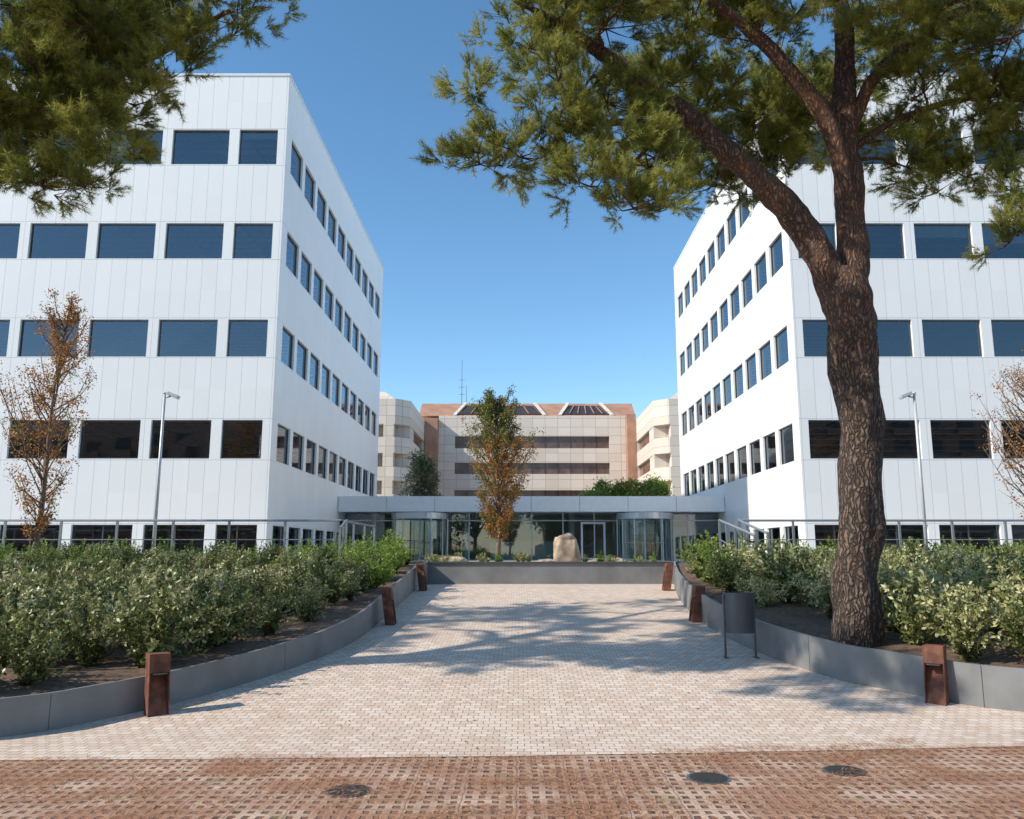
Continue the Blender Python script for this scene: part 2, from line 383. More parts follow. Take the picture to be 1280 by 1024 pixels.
# needle litter
n=17000
cx=rng.uniform(-5.8,5.8,n*3); cy=rng.uniform(5.2,8.4,n*3); P=[]
for x,y in zip(cx,cy):
    d=noise.noise(Vector((x*.9,y*1.8,3)))+.5*noise.noise(Vector((x*3,y*3,9)))
    edge=7.43+.08*x
    lim=-.08 if y<edge else (.12+(y-edge)*.8)
    if d>lim-.25*(abs(y-edge)<.14): P.append((x,y))
P=np.array(P[:n]); n=len(P)
an=rng.uniform(0,np.pi,n); dv=np.stack([np.cos(an),np.sin(an),rng.uniform(-.05,.12,n)],1); l=rng.uniform(.05,.12,(n,1))
p=np.concatenate([P,rng.uniform(.004,.018,(n,1))],1); w=np.stack([-np.sin(an),np.cos(an),0*an],1)*.003
M_lit=leaf_mat('dry_needles',(.16,.06,.03),(.38,.16,.08),(.58,.34,.18),.1,.8)
me=fast_mesh('pine_needle_litter',np.stack([p-w,p+w,p+dv*l],1),3,M_lit,rng.uniform(0,1,n)); link(bpy.data.objects.new('pine_needle_litter',me))
n=420; X=rng.uniform(-3,5,n); Y=rng.uniform(7.6,19,n); ok=np.abs(X)<2.6; X=X[ok];Y=Y[ok]; n=len(X)
p=np.stack([X,Y,np.array([G(y)+.006 for y in Y])],1); an=rng.uniform(0,6.28,n); d=np.stack([np.cos(an),np.sin(an),rng.uniform(0,.4,n)],1); s=np.stack([-np.sin(an),np.cos(an),rng.uniform(0,.3,n)],1)*.011
l=rng.uniform(.025,.05,(n,1))
me=fast_mesh('fallen_leaves',np.stack([p,p+d*l*.5+s,p+d*l,p+d*l*.5-s],1),4,M_lit,rng.uniform(0,1,n)); link(bpy.data.objects.new('fallen_leaves',me))

# ---------------------------------------------------------------- planters
WL=[(-14,6.2),(-8,6.8),(-5.5,7.7),(-4.83,8.13),(-4.37,8.67),(-3.78,9.44),(-3.22,10.56),(-2.76,11.9),(-2.5,13.43),(-2.45,15.43),(-2.42,17.5),(-2.4,19.4),(-2.38,21.99)]
WR=[(16,7.4),(9,8.1),(6.2,8.7),(5.28,9.12),(4.78,9.44),(4.28,10.08),(3.9,10.56),(3.45,12.0),(3.23,13.57),(3.18,15.43),(3.34,17.8),(3.61,19.85),(4.0,21.99)]
def planter(name,W,side,hh):
    e=empty(name); S=[tuple(q) for q in spline(W,5)]
    mb=MB(); T=.05; n=len(S)
    for i,(x,y) in enumerate(S):
        a=S[max(0,i-1)]; b=S[min(n-1,i+1)]; t=Vector((b[0]-a[0],b[1]-a[1])).normalized(); nn=Vector((-t.y,t.x))*(1 if side<0 else -1)
        h=hh(y); g=G(y)
        mb.v+=[(x,y,g-.05),(x,y,g+h),(x+nn.x*T,y+nn.y*T,g+h),(x+nn.x*T,y+nn.y*T,g-.05)]
    for i in range(n-1):
        for k in range(4):
            q=[i*4+k,(i+1)*4+k,(i+1)*4+(k+1)%4,i*4+(k+1)%4]
            mb.f.append(q if side>0 else q[::-1])
    mb.obj('wall',M_gmetal,e)
    mb=MB()
    for i in range(4,n,14):
        x,y=S[i]; mb.box(x-.003,x+.003,y-.003,y+.003,G(y),G(y)+hh(y)-.004)
    mb.obj('seam',M_frame,e)
    mb=MB(); far=-30 if side<0 else 30; m=26
    for i,(x,y) in enumerate(S):
        for k in range(m):
            t=(k/(m-1))**1.8; xx=x+(far-x)*t+(.03*side if k==0 else 0)
            z=G(y)+hh(y)-.07+.10*min(1,t*30)*(noise.noise(Vector((xx*.9,y*.9,0)))+.25)*min(1,(y-5.5)*.4)
            mb.v.append((xx,y,z))
    for i in range(n-1):
        for k in range(m-1):
            q=[i*m+k,i*m+k+1,(i+1)*m+k+1,(i+1)*m+k]; mb.f.append(q if side>0 else q[::-1])
    mb.obj('soil',M_soil,e)
hL=lambda y: .35 if y<12 else .35+.22*(y-12)/10
hR=lambda y: .44 if y<12 else .44+.13*(y-12)/10
planter('curved_planter',WL,-1,hL); planter('curved_planter',WR,1,hR)

def wallx(W,y):
    for (x0,y0),(x1,y1) in zip(W[:-1],W[1:]):
        if y0<=y<=y1: return x0+(x1-x0)*(y-y0)/(y1-y0)
    return W[-1][0]
pts=[]
def addshrub(x,y,hh,s,idx=None):
    pts.append(((x,y,G(y)+hh(y)-.07),(random.uniform(-.22,.22),random.uniform(-.22,.22),random.uniform(0,6.28)),s,random.choice((0,1,0,1,2)) if idx is None else idx))
y=8.9
while y<21.8:
    wx=wallx(WL,y); x=wx-(.68 if y<12 else .48)-random.uniform(0,.25)
    while x>-(y*.64+2):
        s=(.98 if y<12 else .8 if y<16 else .58)*random.uniform(.62,1.25)
        idx=None
        if y>18.5 and random.random()<.4: idx=3
        elif y>14.5: idx=random.choice((2,2,0,1))
        if random.random()<.96: addshrub(x+random.uniform(-.18,.18),y+random.uniform(-.28,.28),hL,s,idx)
        x-=random.uniform(.5,.76)
    y+=.76
for (x,y) in ((-2.85,17.6),(-2.8,18.8),(-2.9,20),(-2.85,16.4),(-3.1,21),(-3.5,18),(-3.6,19.4)): addshrub(x,y,hL,.9,3)
for k in range(34): addshrub(-3.4-k*.33,random.uniform(22.3,23.8),lambda y:.5,random.uniform(.5,.85),3)
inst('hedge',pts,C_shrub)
pts=[]
y=9.9
while y<21.8:
    wx=wallx(WR,y); x=wx+(.55 if y<13 else .48)+random.uniform(0,.2)
    while x<y*.62+2:
        s=(1.0 if y<13 else .82 if y<17 else .6)*random.uniform(.66,1.25)
        idx=3 if (y>18.5 and random.random()<.45) else None
        near_trunk=(abs(x-4.3)<.6 and y<11.6)
        stair=(5.0<x<6.6 and 15<y)
        bare=(x<5.0 and 9.9<y<13.3)
        if not near_trunk and not stair and not (bare and random.random()<.75): addshrub(x+random.uniform(-.18,.18),y+random.uniform(-.28,.28),hR,s,idx)
        x+=random.uniform(.5,.76)
    y+=.76
for (x,y,s) in ((4.4,14.2,1.25),(4.9,14.6,1.1),(3.75,17.2,.9),(4.1,18.6,.9),(3.8,16.3,.9),(4.5,17.5,.9),(4.4,19.5,.9)): addshrub(x,y,hR,s,3 if s<1 else 2)
for k in range(28): addshrub(6.8+k*.33,random.uniform(22.3,23.8),lambda y:.5,random.uniform(.5,.85),3)
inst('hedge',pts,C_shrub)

e=empty('raised_planter')
mb=MB(); mb.box(-3.0,4.1,22,22.12,.86,1.40); mb.box(-3.0,-2.88,22.12,34,.86,1.40); mb.box(3.98,4.1,22.12,34,.86,1.40); mb.box(-2.88,3.98,33.88,34,.86,1.40); mb.obj('walls',M_gmetal,e)
mb=MB(); mb.box(-3.03,4.13,21.96,22.16,1.402,1.45); mb.box(-3.03,-2.85,22.16,34.03,1.402,1.45); mb.box(3.95,4.13,22.16,34.03,1.402,1.45); mb.obj('coping',M_frame,e)
mb=MB(); mb.box(-2.87,3.97,22.13,33.87,.9,1.36); mb.obj('gravel_bed',M_gravel,e)
pts=[]
for k in range(46):
    x=random.uniform(-2.7,3.8); y=random.uniform(22.4,30)
    if abs(x-1.4)<.7: continue
    pts.append(((x,y,1.34),(0,0,random.uniform(0,6)),random.uniform(.22,.42),random.choice((0,1,3))))
inst('groundcover_plants',pts,C_shrub)
def rock(name,c,r,seed):
    import bmesh
    bm=bmesh.new(); bmesh.ops.create_icosphere(bm,subdivisions=4,radius=1)
    for v in bm.verts:
        p=v.co.copy(); q=Vector([math.copysign(abs(k)**.62,k) for k in p]); d=1+.24*noise.noise(p*1.3+Vector((seed,0,0)))+.10*noise.noise(p*4)
        v.co=Vector((q.x*r[0]*d,q.y*r[1]*d,q.z*r[2]*d)); v.co.x*=1-.2*(p.z+.2)
    me=bpy.data.meshes.new(name); bm.to_mesh(me); bm.free(); me.materials.append(M_rock)
    me.polygons.foreach_set('use_smooth',[True]*len(me.polygons)); o=bpy.data.objects.new(name,me); o.location=c; link(o)
rock('boulder',(1.42,26,1.72),(.42,.4,.52),3); rock('flat_stone',(-2.0,24.5,1.4),(.5,.4,.16),8); rock('flat_stone',(2.6,25,1.4),(.6,.4,.12),5); rock('flat_stone',(.75,24,1.4),(.3,.3,.1),15)

def railing(name,pts,h):
    e=empty(name); mb=MB()
    for a,b in zip(pts[:-1],pts[1:]):
        a=Vector(a); b=Vector(b); k=max(1,round((b-a).length/1.6)); up=Vector((0,0,1))
        for i in range(k+1):
            p=a.lerp(b,i/k); mb.box(p.x-.03,p.x+.03,p.y-.03,p.y+.03,p.z,p.z+h-.02)
        mb.tube([a+up*h,b+up*h],[.034,.034],8)
        for q in (.15,h*.5): mb.tube([a+up*q,b+up*q],[.014,.014],6)
    mb.obj('posts_and_rails',M_rail,e); return e
e=empty('terrace_wall'); mb=MB(); mb.box(-30,-5.1,24.3,24.55,.86,1.5); mb.box(-5.35,-5.1,24.55,30,.86,1.5); mb.obj('wall',M_cap,e)
e=empty('terrace_wall'); mb=MB(); mb.box(6.3,30,24.3,24.55,.86,1.5); mb.obj('wall',M_cap,e)
railing('terrace_railing',[(-28,24.42,1.5),(-5.2,24.42,1.5),(-5.2,30,1.5)],1.1)
railing('terrace_railing',[(28,24.42,1.5),(6.4,24.42,1.5)],1.1)
railing('stair_railing',[(6.3,24.2,1.5),(5.75,19.5,1.02)],1.1)
railing('stair_railing',[(5.75,24.2,1.5),(5.2,18.6,.95)],1.1)
railing('stair_railing',[(-5.0,24.2,1.5),(-4.6,21.5,1.2)],1.1)

# ---------------------------------------------------------------- white office buildings
ROWS=[(1.23,2.66),(5.03,6.45),(8.82,10.24),(12.62,14.03),(16.42,17.86)]; ZT=20.12
M_blind=simple('blind',(.5,.5,.48),.8,0,.1)
def office(name,corner,sgn):
    e=empty(name); wf,ws,gl,fr,cp,inn,ce,bl=MB(),MB(),MB(),MB(),MB(),MB(),MB(),MB()
    Y0,Y1,T=30.0,52.7,.3; far=corner+sgn*30
    def bx(m,xa,xb,*r): m.box(min(xa,xb),max(xa,xb),*r)
    win=[]; a=corner+sgn*.34; win.append((a,a+sgn*1.48)); u=a+sgn*(1.48+.39)
    while abs(u+sgn*2.2-corner)<29.5: win.append((u,u+sgn*2.19)); u+=sgn*2.58
    zs=[.8]+[z for r in ROWS for z in r]+[ZT]
    for i in range(0,len(zs),2): bx(wf,corner,far,Y0,Y0+T,zs[i],zs[i+1])
    for ri,(z0,z1) in enumerate(ROWS):
        p=corner
        for (a,b) in win:
            bx(wf,p,a,Y0,Y0+T,z0,z1); p=b
            xa,xb=min(a,b),max(a,b); yg=Y0+.13
            t1,t2=random.uniform(-.004,.004),random.uniform(-.004,.004)
            gl.poly([(xa,yg+t1,z0),(xb,yg-t1,z0),(xb,yg+t2,z1),(xa,yg-t2,z1)])
            y0,y1=yg-.03,yg+.03; w=.04
            fr.box(xa+.001,xb-.001,y0,y1,z0+.001,z0+w); fr.box(xa+.001,xb-.001,y0,y1,z1-w,z1-.001)
            fr.box(xa+.001,xa+w,y0,y1,z0+w,z1-w); fr.box(xb-w,xb-.001,y0,y1,z0+w,z1-w)
            if ri==0: fr.box((xa+xb)/2-.025,(xa+xb)/2+.025,y0+.002,y1-.002,z0+w,z1-w)
            if random.random()<.25: bl.box(xa+.06,xb-.06,yg+.09,yg+.1,z1-random.uniform(.25,.8),z1-.02)
            if ri in (0,1) and sgn>0:
                for q in range(6): bl.box(xa+.06,xb-.06,yg+.3,yg+.5,z0+.12+q*.21,z0+.145+q*.21)
        bx(wf,p,far,Y0,Y0+T,z0,z1)
    sw=[(30.75+2.15*k,30.75+2.15*k+1.74) for k in range(10)]
    for i in range(0,len(zs),2): bx(ws,corner,corner+sgn*T,Y0+T,Y1,zs[i],zs[i+1])
    for (z0,z1) in ROWS:
        p=Y0+T
        for (a,b) in sw:
            bx(ws,corner,corner+sgn*T,p,a,z0,z1); p=b; xg=corner+sgn*.11
            q=[(xg,a,z0),(xg,b,z0),(xg,b,z1),(xg,a,z1)]; gl.poly(q if sgn<0 else q[::-1])
            x0,x1=xg-.03,xg+.03; w=.04
            fr.box(x0,x1,a+.001,b-.001,z0+.001,z0+w); fr.box(x0,x1,a+.001,b-.001,z1-w,z1-.001)
            fr.box(x0,x1,a+.001,a+w,z0+w,z1-w); fr.box(x0,x1,b-w,b-.001,z0+w,z1-w)
        bx(ws,corner,corner+sgn*T,p,Y1,z0,z1)
    bx(ws,far,far+sgn*T,Y0,Y1,.8,ZT); bx(ws,corner+sgn*(T+.002),far-sgn*.002,Y1-T,Y1-.002,.8,ZT-.01)
    bx(cp,corner+sgn*(T+.01),far-sgn*.01,Y0+T+.01,Y1-T-.01,ZT-.5,ZT-.3)
    bx(cp,corner-sgn*.03,far+sgn*.33,Y0-.03,Y0+T+.03,ZT+.002,ZT+.1); bx(cp,corner-sgn*.03,corner+sgn*(T+.03),Y0+T+.032,Y1+.03,ZT+.002,ZT+.1)
    for (z0,z1) in ROWS:
        bx(ce,corner+sgn*(T+.02),far-sgn*.02,Y0+T+.02,Y1-T-.02,z1+.12,z1+.55)
        bx(inn,corner+sgn*7,far-sgn*3,Y0+6.5,Y1-5,z0-.9,z1+.11)
        u=corner+sgn*3.2
        while abs(u-corner)<28:
            bx(inn,u,u+sgn*.35,Y0+2.2,Y0+2.55,z0-.9,z1+.11); u+=sgn*5.16
    wf.obj('front_walls',M_front,e); ws.obj('side_walls',M_side,e); gl.obj('window_glass',M_glass,e); fr.obj('window_frames',M_frame,e)
    cp.obj('roof_coping',M_cap,e); inn.obj('interior_core',M_inner,e); ce.obj('ceilings',M_ceil,e)
    bl.obj('blinds',M_blind,e)
office('white_office_building',-9.05,-1); office('white_office_building',10.18,1)

# ---------------------------------------------------------------- entrance pavilion
e=empty('entrance_pavilion')
mb=MB(); 
X0,X1=-9.03,10.16; k=8; w=(X1-X0)/k
for i in range(k): mb.box(X0+i*w+.012,X0+(i+1)*w-.012,41.5,41.56,3.67,4.43)
mb.obj('fascia_panels',simple('fascia_grey',(.82,.81,.79),.4,0,.04),e)
mb=MB(); mb.box(X0,X1,41.57,50,3.66,4.42); mb.obj('roof_slab',M_cap,e)
mb=MB(); mb.box(X0,X1,34.1,50,.86,1.15); mb.obj('floor',simple('terrace_stone',(.5,.48,.45),.7,0,.08,2),e)
mb=MB(); fr=MB()
mb.poly([(X0,43,1.15),(X1,43,1.15),(X1,43,3.66),(X0,43,3.66)])
mb.obj('glass_front',M_clear,e)
x=X0
while x<X1: fr.box(x,x+.06,42.95,43.05,1.15,3.66); x+=1.6
fr.box(X0,X1,42.96,43.04,3.25,3.31); fr.box(X0,X1,42.96,43.04,1.15,1.22)
fr.obj('mullions',M_steel,e)
mb=MB(); mb.box(3.1,3.2,42.8,42.9,1.15,3.2); mb.box(4.25,4.35,42.8,42.9,1.15,3.2); mb.box(3.2,4.25,42.8,42.9,3.1,3.2); mb.box(3.2,4.25,42.8,42.9,1.15,1.4); mb.obj('side_door_frame',M_cap,e)
mb=MB(); mb.box(X0,X1,49.4,49.6,1.15,3.65); mb.obj('lobby_back_wall',simple('lobby',(.42,.50,.48),.5,0,.4,.4),e)
mb=MB(); mb.box(-1.6,2.2,45.2,45.6,1.15,2.25); mb.box(7.6,9.5,45,45.2,1.15,3.0); mb.box(-8.5,-7,45,45.2,1.15,3.0); mb.obj('reception_desk',simple('desk',(.5,.64,.60),.5,0,.1),e)
mb=MB()
for x in (-2.8,2.7,8.9,-7.6): mb.cyl((x,43.9),.16,1.15,3.65,16)
mb.obj('columns',M_cap,e)
for cx in (-5.0,6.24):
    d=empty('revolving_door',(cx,42.0,1.15)); fr=MB(); g=MB()
    fr.cyl((0,0),1.42,2.15,2.45,36); fr.cyl((0,0),1.42,0,.03,36); fr.cyl((0,0),.05,.03,2.15,12)
    for a in np.arange(0,2*math.pi,math.pi/6):
        if abs(math.sin(a))<.9: fr.cyl((1.38*math.cos(a),1.38*math.sin(a)),.03,.03,2.15,8)
    for s in range(8):
        for c0 in (-.6,math.pi-.6):
            a0=c0+s*.15; a1=a0+.15
            g.poly([(1.38*math.cos(a0),1.38*math.sin(a0),.03),(1.38*math.cos(a1),1.38*math.sin(a1),.03),(1.38*math.cos(a1),1.38*math.sin(a1),2.15),(1.38*math.cos(a0),1.38*math.sin(a0),2.15)])
    for a in (.5,.5+math.pi/2,.5+math.pi,.5+1.5*math.pi):
        ca,sa=math.cos(a),math.sin(a); g.poly([(0,0,.03),(1.3*ca,1.3*sa,.03),(1.3*ca,1.3*sa,2.15),(0,0,2.15)])
        fr.cyl((1.3*ca,1.3*sa),.03,.03,2.15,8); fr.tube([(0,0,1.0),(1.3*ca,1.3*sa,1.0)],[.02,.02],6)
    fr.obj('drum_frame',M_steel,d); g.obj('door_leaves',M_clear,d)

# ---------------------------------------------------------------- stone office building beyond
def stone_mat():
    m,nt,bs=newmat('granite_cladding'); co=objc(nt,(1,1,1)); mp=N(nt,'ShaderNodeMapping'); mp.inputs['Rotation'].default_value=(R(90),0,0); L(nt,co,mp.inputs[0])
    b=N(nt,'ShaderNodeTexBrick'); b.offset=0; L(nt,mp.outputs[0],b.inputs['Vector']); b.inputs['Scale'].default_value=1; b.inputs['Brick Width'].default_value=1.3; b.inputs['Row Height'].default_value=.9
    b.inputs['Mortar Size'].default_value=.025; b.inputs['Color1'].default_value=(.69,.585,.48,1); b.inputs['Color2'].default_value=(.79,.69,.58,1); b.inputs['Mortar'].default_value=(.48,.39,.32,1)
    L(nt,b.outputs[0],bs.inputs['Base Color']); bs.inputs['Roughness'].default_value=.7; return m
M_stone=stone_mat(); M_roofb=simple('brown_roof',(.44,.235,.15),.7,0,.2,1); M_bglass=simple('bronze_glass',(.15,.09,.07),.12,0,.45,.9)
e=empty('stone_office_building')
st,rf,wd,dk=MB(),MB(),MB(),MB()
for a,b in ((.88,6.5),(7.7,9.35),(10.5,12.0),(13.25,15.4)): st.box(-8.4,10.9,85,86,a+.2,b+.2)
for a,b in ((6.701,7.899),(9.551,10.699),(12.201,13.449)):
    st.box(-8.4,-6.7,85,86,a,b); st.box(9.2,10.9,85,86,a,b); wd.box(-6.7,9.2,85.3,85.9,a,b)
    for k in range(1,12): dk.box(-6.7+k*1.325-.05,-6.7+k*1.325+.05,85.25,85.299,a,b)
rf.prism([(-10.5,85.2,15.61),(-10.5,88,17.4),(-10.5,100,17.4),(-10.5,100,15.61)],(22.5,0,0))
for x0,x1 in ((-6.6,2.4),(4.3,9.4)):
    dk.poly([(x0,85.35,15.82),(x1,85.35,15.82),(x1-.9,87.3,17.05),(x0+.9,87.3,17.05)])
    st.prism([(x0-.35,85.15,15.62),(x0,85.15,15.62),(x0+1.0,87.5,17.3),(x0+.65,87.5,17.3)],(0,-.12,.1))
    st.prism([(x1,85.15,15.62),(x1+.35,85.15,15.62),(x1-.65,87.5,17.3),(x1-1.0,87.5,17.3)],(0,-.12,.1))
    n_=6
    for k in range(1,n_):
        t=k/n_; xa=x0+(x1-x0)*t; xb=(x0+.9)+(x1-x0-1.8)*t
        rf.prism([(xa-.05,85.3,15.87),(xa+.05,85.3,15.87),(xb+.05,87.25,17.1),(xb-.05,87.25,17.1)],(0,-.03,.03))
rf.box(-9.7,-8.42,84,88,.9,15.2); rf.box(10.92,11.84,84,88,.9,15.6)
for (x0,x1,sg) in ((-30,-9.75,-1),(11.87,32,1)):
    zb=[(1.0,6.6),(7.8,9.0),(10.2,11.6),(12.75,15.0)]
    c=1.2
    inner=x1 if sg<0 else x0; outer=x0 if sg<0 else x1
    def bx(m,a,b,*r): m.box(min(a,b),max(a,b),*r)
    for a,b in zb:
        st.prism([(outer,72,a),(inner+sg*c,72,a),(inner,72+c,a),(inner,92,a),(outer,92,a)][::sg if sg>0 else 1],(0,0,b-a))
    for a,b in ((6.601,7.799),(9.001,10.199),(11.601,12.749)):
        bx(wd,outer,inner+sg*3.2,72.3,91,a,b); 
        bx(st,inner+sg*.02,inner+sg*3.18,73.3,74.2,a,b); bx(st,inner+sg*.05,inner+sg*1.6,72.6+c,76,a,b); bx(st,inner+sg*1.3,inner+sg*2.2,72.001,73,a,b)
        bx(st,inner+sg*.01,inner+sg*.5,84,92,a,b); bx(wd,inner+sg*.3,inner+sg*3,76,84,a,b)
        u=inner+sg*5.2
        while abs(u-inner)<19: bx(st,u,u+sg*1.1,72.002,73,a,b); u+=sg*4.6
    st.prism([(outer,72.3,15.0),(inner+sg*1.3,72.3,15.0),(inner+sg*2.4,73.6,15.9),(outer,73.6,15.9)],(0,14,0))
st.obj('stone_walls',M_stone,e); rf.obj('brown_roof',M_roofb,e); wd.obj('window_bands',M_bglass,e); dk.obj('dormer_glazing',M_dark,e)
a_=empty('roof_antenna',(-6.3,88.5,17.3)); mb=MB(); mb.tube([(0,0,0),(0,0,5.0)],[.035,.02],6)
for z in (1.2,2.0,2.8): mb.tube([(-.3,0,z),(.3,0,z)],[.02,.02],5)
mb.tube([(.5,0,0),(.5,0,2.2)],[.03,.02],5); mb.obj('mast',M_frame,a_)

def brick_mat():
    m,nt,bs=newmat('red_brick'); mp=N(nt,'ShaderNodeMapping'); mp.inputs['Rotation'].default_value=(R(90),0,0); L(nt,objc(nt),mp.inputs[0])
    b=N(nt,'ShaderNodeTexBrick'); L(nt,mp.outputs[0],b.inputs['Vector']); b.inputs['Scale'].default_value=1.5
    b.inputs['Color1'].default_value=(.34,.17,.11,1); b.inputs['Color2'].default_value=(.40,.21,.14,1); b.inputs['Mortar'].default_value=(.35,.3,.26,1)
    L(nt,b.outputs[0],bs.inputs['Base Color']); bs.inputs['Roughness'].default_value=.85; return m
M_brick=brick_mat()
for x0,x1,h in ((-75,-14,19),(4,70,22)):  # unseen blocks behind the camera, invented to fill the window reflections
    e=empty('invented_brick_block'); mb=MB(); w_=MB(); mb.box(x0,x1,-60,-46,0,h)
    z=2
    while z<h-2:
        x=x0+2
        while x<x1-3: w_.box(x,x+2,-46,-45.95,z,z+1.5); mb.box(x-.3,x+2.3,-45.95,-45.2,z-1.0,z-.2); x+=4.2
        z+=3.1
    mb.obj('walls',M_brick,e); w_.obj('windows',M_dark,e)

# ---------------------------------------------------------------- trees
def clump_tree(name,trunk,clumps,idxs,scl,per,bark):
    e=empty(name); mb=MB(); 
    mb.tube(*trunk,10,.1); p=[]
    base=Vector(trunk[0][-1])
    for (c,r) in clumps:
        c=Vector(c); mb.tube([tuple(base.lerp(Vector(trunk[0][0]),.3)),tuple(base.lerp(c,.5)),tuple(c)],[.1*r,.06*r,.02*r],5)
        for k in range(per):
            d=Vector(rdir(1)[0]); rr=r*random.uniform(.5,1)**.5; q=c+Vector((d.x*rr,d.y*rr,d.z*rr*.75))
            p.append((tuple(q),eul(d),scl*random.uniform(.7,1.3),random.choice(idxs)))
    mb.obj('trunk',bark,e,True); inst('foliage',p,C_leaf,e)
cl=[((-7.1+1.5*math.sin(k*2.4)*(1-k/18),60+1.3*math.cos(k*2.4)*(1-k/18),3.0+k*.36),1.0*(1-k/24)) for k in range(16)]
clump_tree('cedar_tree',([(-7.1,60,.9),(-7.1,60,8.6)],[.25,.05]),cl,[3],2.6,46,M_twig)
cl=[((random.uniform(3.8,9.2),random.uniform(54,57),random.uniform(4.2,6.0)),random.uniform(.5,1.1)) for k in range(22)]
clump_tree('round_tree',([(6.5,55.5,.9),(6.5,55.5,4.2)],[.2,.12]),cl,[4,4,0],2.0,70,M_twig)
for k,(x,y) in enumerate(((-34,-24),(-25,-28),(-15,-24),(-6,-27),(5,-25),(15,-28),(26,-24),(36,-27))):  # made-up trees out of view, added for the office glass to mirror
    cl=[((x+random.uniform(-3,3),y+random.uniform(-3,3),random.uniform(4,9.5)),2.0) for _ in range(8)]
    clump_tree('invented_reflection_tree',([(x,y,0),(x,y,5)],[.3,.2]),cl,[0,3],8,22,M_twig)

def young_tree(name,x,y,z0,H,rmax,nb,nl,pal,t0=.12,lean=0):
    e=empty(name); mb=MB(); p=[]
    top=Vector((x+lean,y,z0+H)); b=Vector((x,y,z0))
    tr=[b.lerp(top,t)+Vector((.05*math.sin(t*7),.05*math.cos(t*5),0)) for t in np.linspace(0,1,10)]
    mb.tube(tr,[.075*(1-t)+.008 for t in np.linspace(0,1,10)],8,.1)
    for k in range(nb):
        t=t0+(.93-t0)*(k+random.random())/nb; s=b.lerp(top,t); th=random.uniform(0,6.28)
        prof=math.sin(min(1,(t-t0*.6)/.38)*math.pi/2)*(1-max(0,(t-.35)/.68))**.75
        out=rmax*prof*random.uniform(.5,1.25)+.08; up=out*random.uniform(1.0,1.9)
        tip=s+Vector((math.cos(th)*out,math.sin(th)*out,up)); mid=s.lerp(tip,.5)+Vector((math.cos(th),math.sin(th),-.3))*out*.15
        mb.tube([s,mid,tip],[.022,.013,.005],5)
        for j in range(2):
            a=mid.lerp(tip,random.uniform(0,.7)); tt=a+Vector((random.uniform(-1,1),random.uniform(-1,1),1.1))*out*.35; mb.tube([a,tt],[.008,.003],4)
        for j in range(nl):
            f=random.uniform(.2,1.05); q=(s.lerp(mid,f*2) if f<.5 else mid.lerp(tip,f*2-1))+Vector(rdir(1)[0])*out*.28*random.random()
            g=pal((q.z-z0)/H,q.x-x)
            p.append((tuple(q),eul(rdir(1)[0]),random.uniform(.7,1.25),g))
    mb.obj('trunk_and_branches',M_twig,e,True); inst('leaves',p,C_leaf,e)
young_tree('hornbeam_tree',-.72,27,1.35,5.45,1.1,95,21,lambda h,dx: 0 if random.random()<(.85 if h>.72 else .3-.2*dx) else random.choice((1,1,2)))
young_tree('young_tree',-12.9,22.3,1.2,7.5,1.25,75,13,lambda h,dx: 2 if random.random()<.9 else 0,.1,.4)
young_tree('young_tree',14.0,22.6,1.2,5.6,1.2,64,5,lambda h,dx: 2 if random.random()<.9 else 0,.1)

def nearest(lims,c):
    best=None
    for L_ in lims:
        for q in L_:
            d=(Vector(q[:3])-c).length+max(0,(q[2]-c.z))*.9
            if best is None or d<best[0]: best=(d,Vector(q[:3]),q[3])
    return best[1],best[2]
def pine(name,limbs,clumps,per):
    e=empty(name); mb=MB(); S=[]
    for i,l in enumerate(limbs):
        s=spline(l,14 if i==0 else 9); S.append(s)
        s2=[]
        for q in s:
            w=Vector((noise.noise(Vector((q[2]*1.1,i,0))),noise.noise(Vector((q[2]*1.1,i,5))),0))*.06
            s2.append((q[0]+w.x,q[1]+w.y,q[2],q[3]))
        mb.tube([q[:3] for q in s2],[q[3] for q in s2],32 if i==0 else 16,.2,5)
    p=[]; net=[list(s) for s in S[1:]]
    order=sorted(clumps,key=lambda q:(nearest(net,Vector(q[:3]))[0]-Vector(q[:3])).length)
    for (x,y,z,r) in order:
        c=Vector((x,y,z)); a,ra=nearest(net,c); L_=(c-a).length
        mid=a.lerp(c,.5)+Vector((random.uniform(-.16,.16),random.uniform(-.16,.16),random.uniform(-.1,.15)))*L_
        r0=min(ra*.6,.018+.016*L_+.008)
        br=spline([(*a,r0),(*(a.lerp(mid,.5)+Vector(rdir(1)[0])*.06*L_),r0*.8),(*mid,r0*.65),(*(mid.lerp(c,.5)+Vector(rdir(1)[0])*.06*L_),r0*.5),(*c,.012)],4); mb.tube([q[:3] for q in br],[q[3] for q in br],6,.1,8)
        net.append(br)
        n=int(per*(r/.6)**1.6)
        for k in range(n):
            d=Vector(rdir(1)[0]); 
            if d.z<-.45 : d.z=-d.z*.6
            d.normalize(); rr=r*random.uniform(.35,1.08)
            q=c+Vector((d.x*rr*1.2,d.y*rr*1.2,d.z*rr*.62))
            dd=(d+Vector((0,0,.4))).normalized()
            p.append((tuple(q),eul(dd),random.uniform(.65,1.1),random.randrange(5)))
            if k%4==0:
                m2=c.lerp(q,.5)+Vector(rdir(1)[0])*.06; mb.tube([c,m2,q],[.012,.009,.005],4)
    mb.obj('trunk_and_branches',M_bark,e,True); inst('needles',p,C_pine,e)

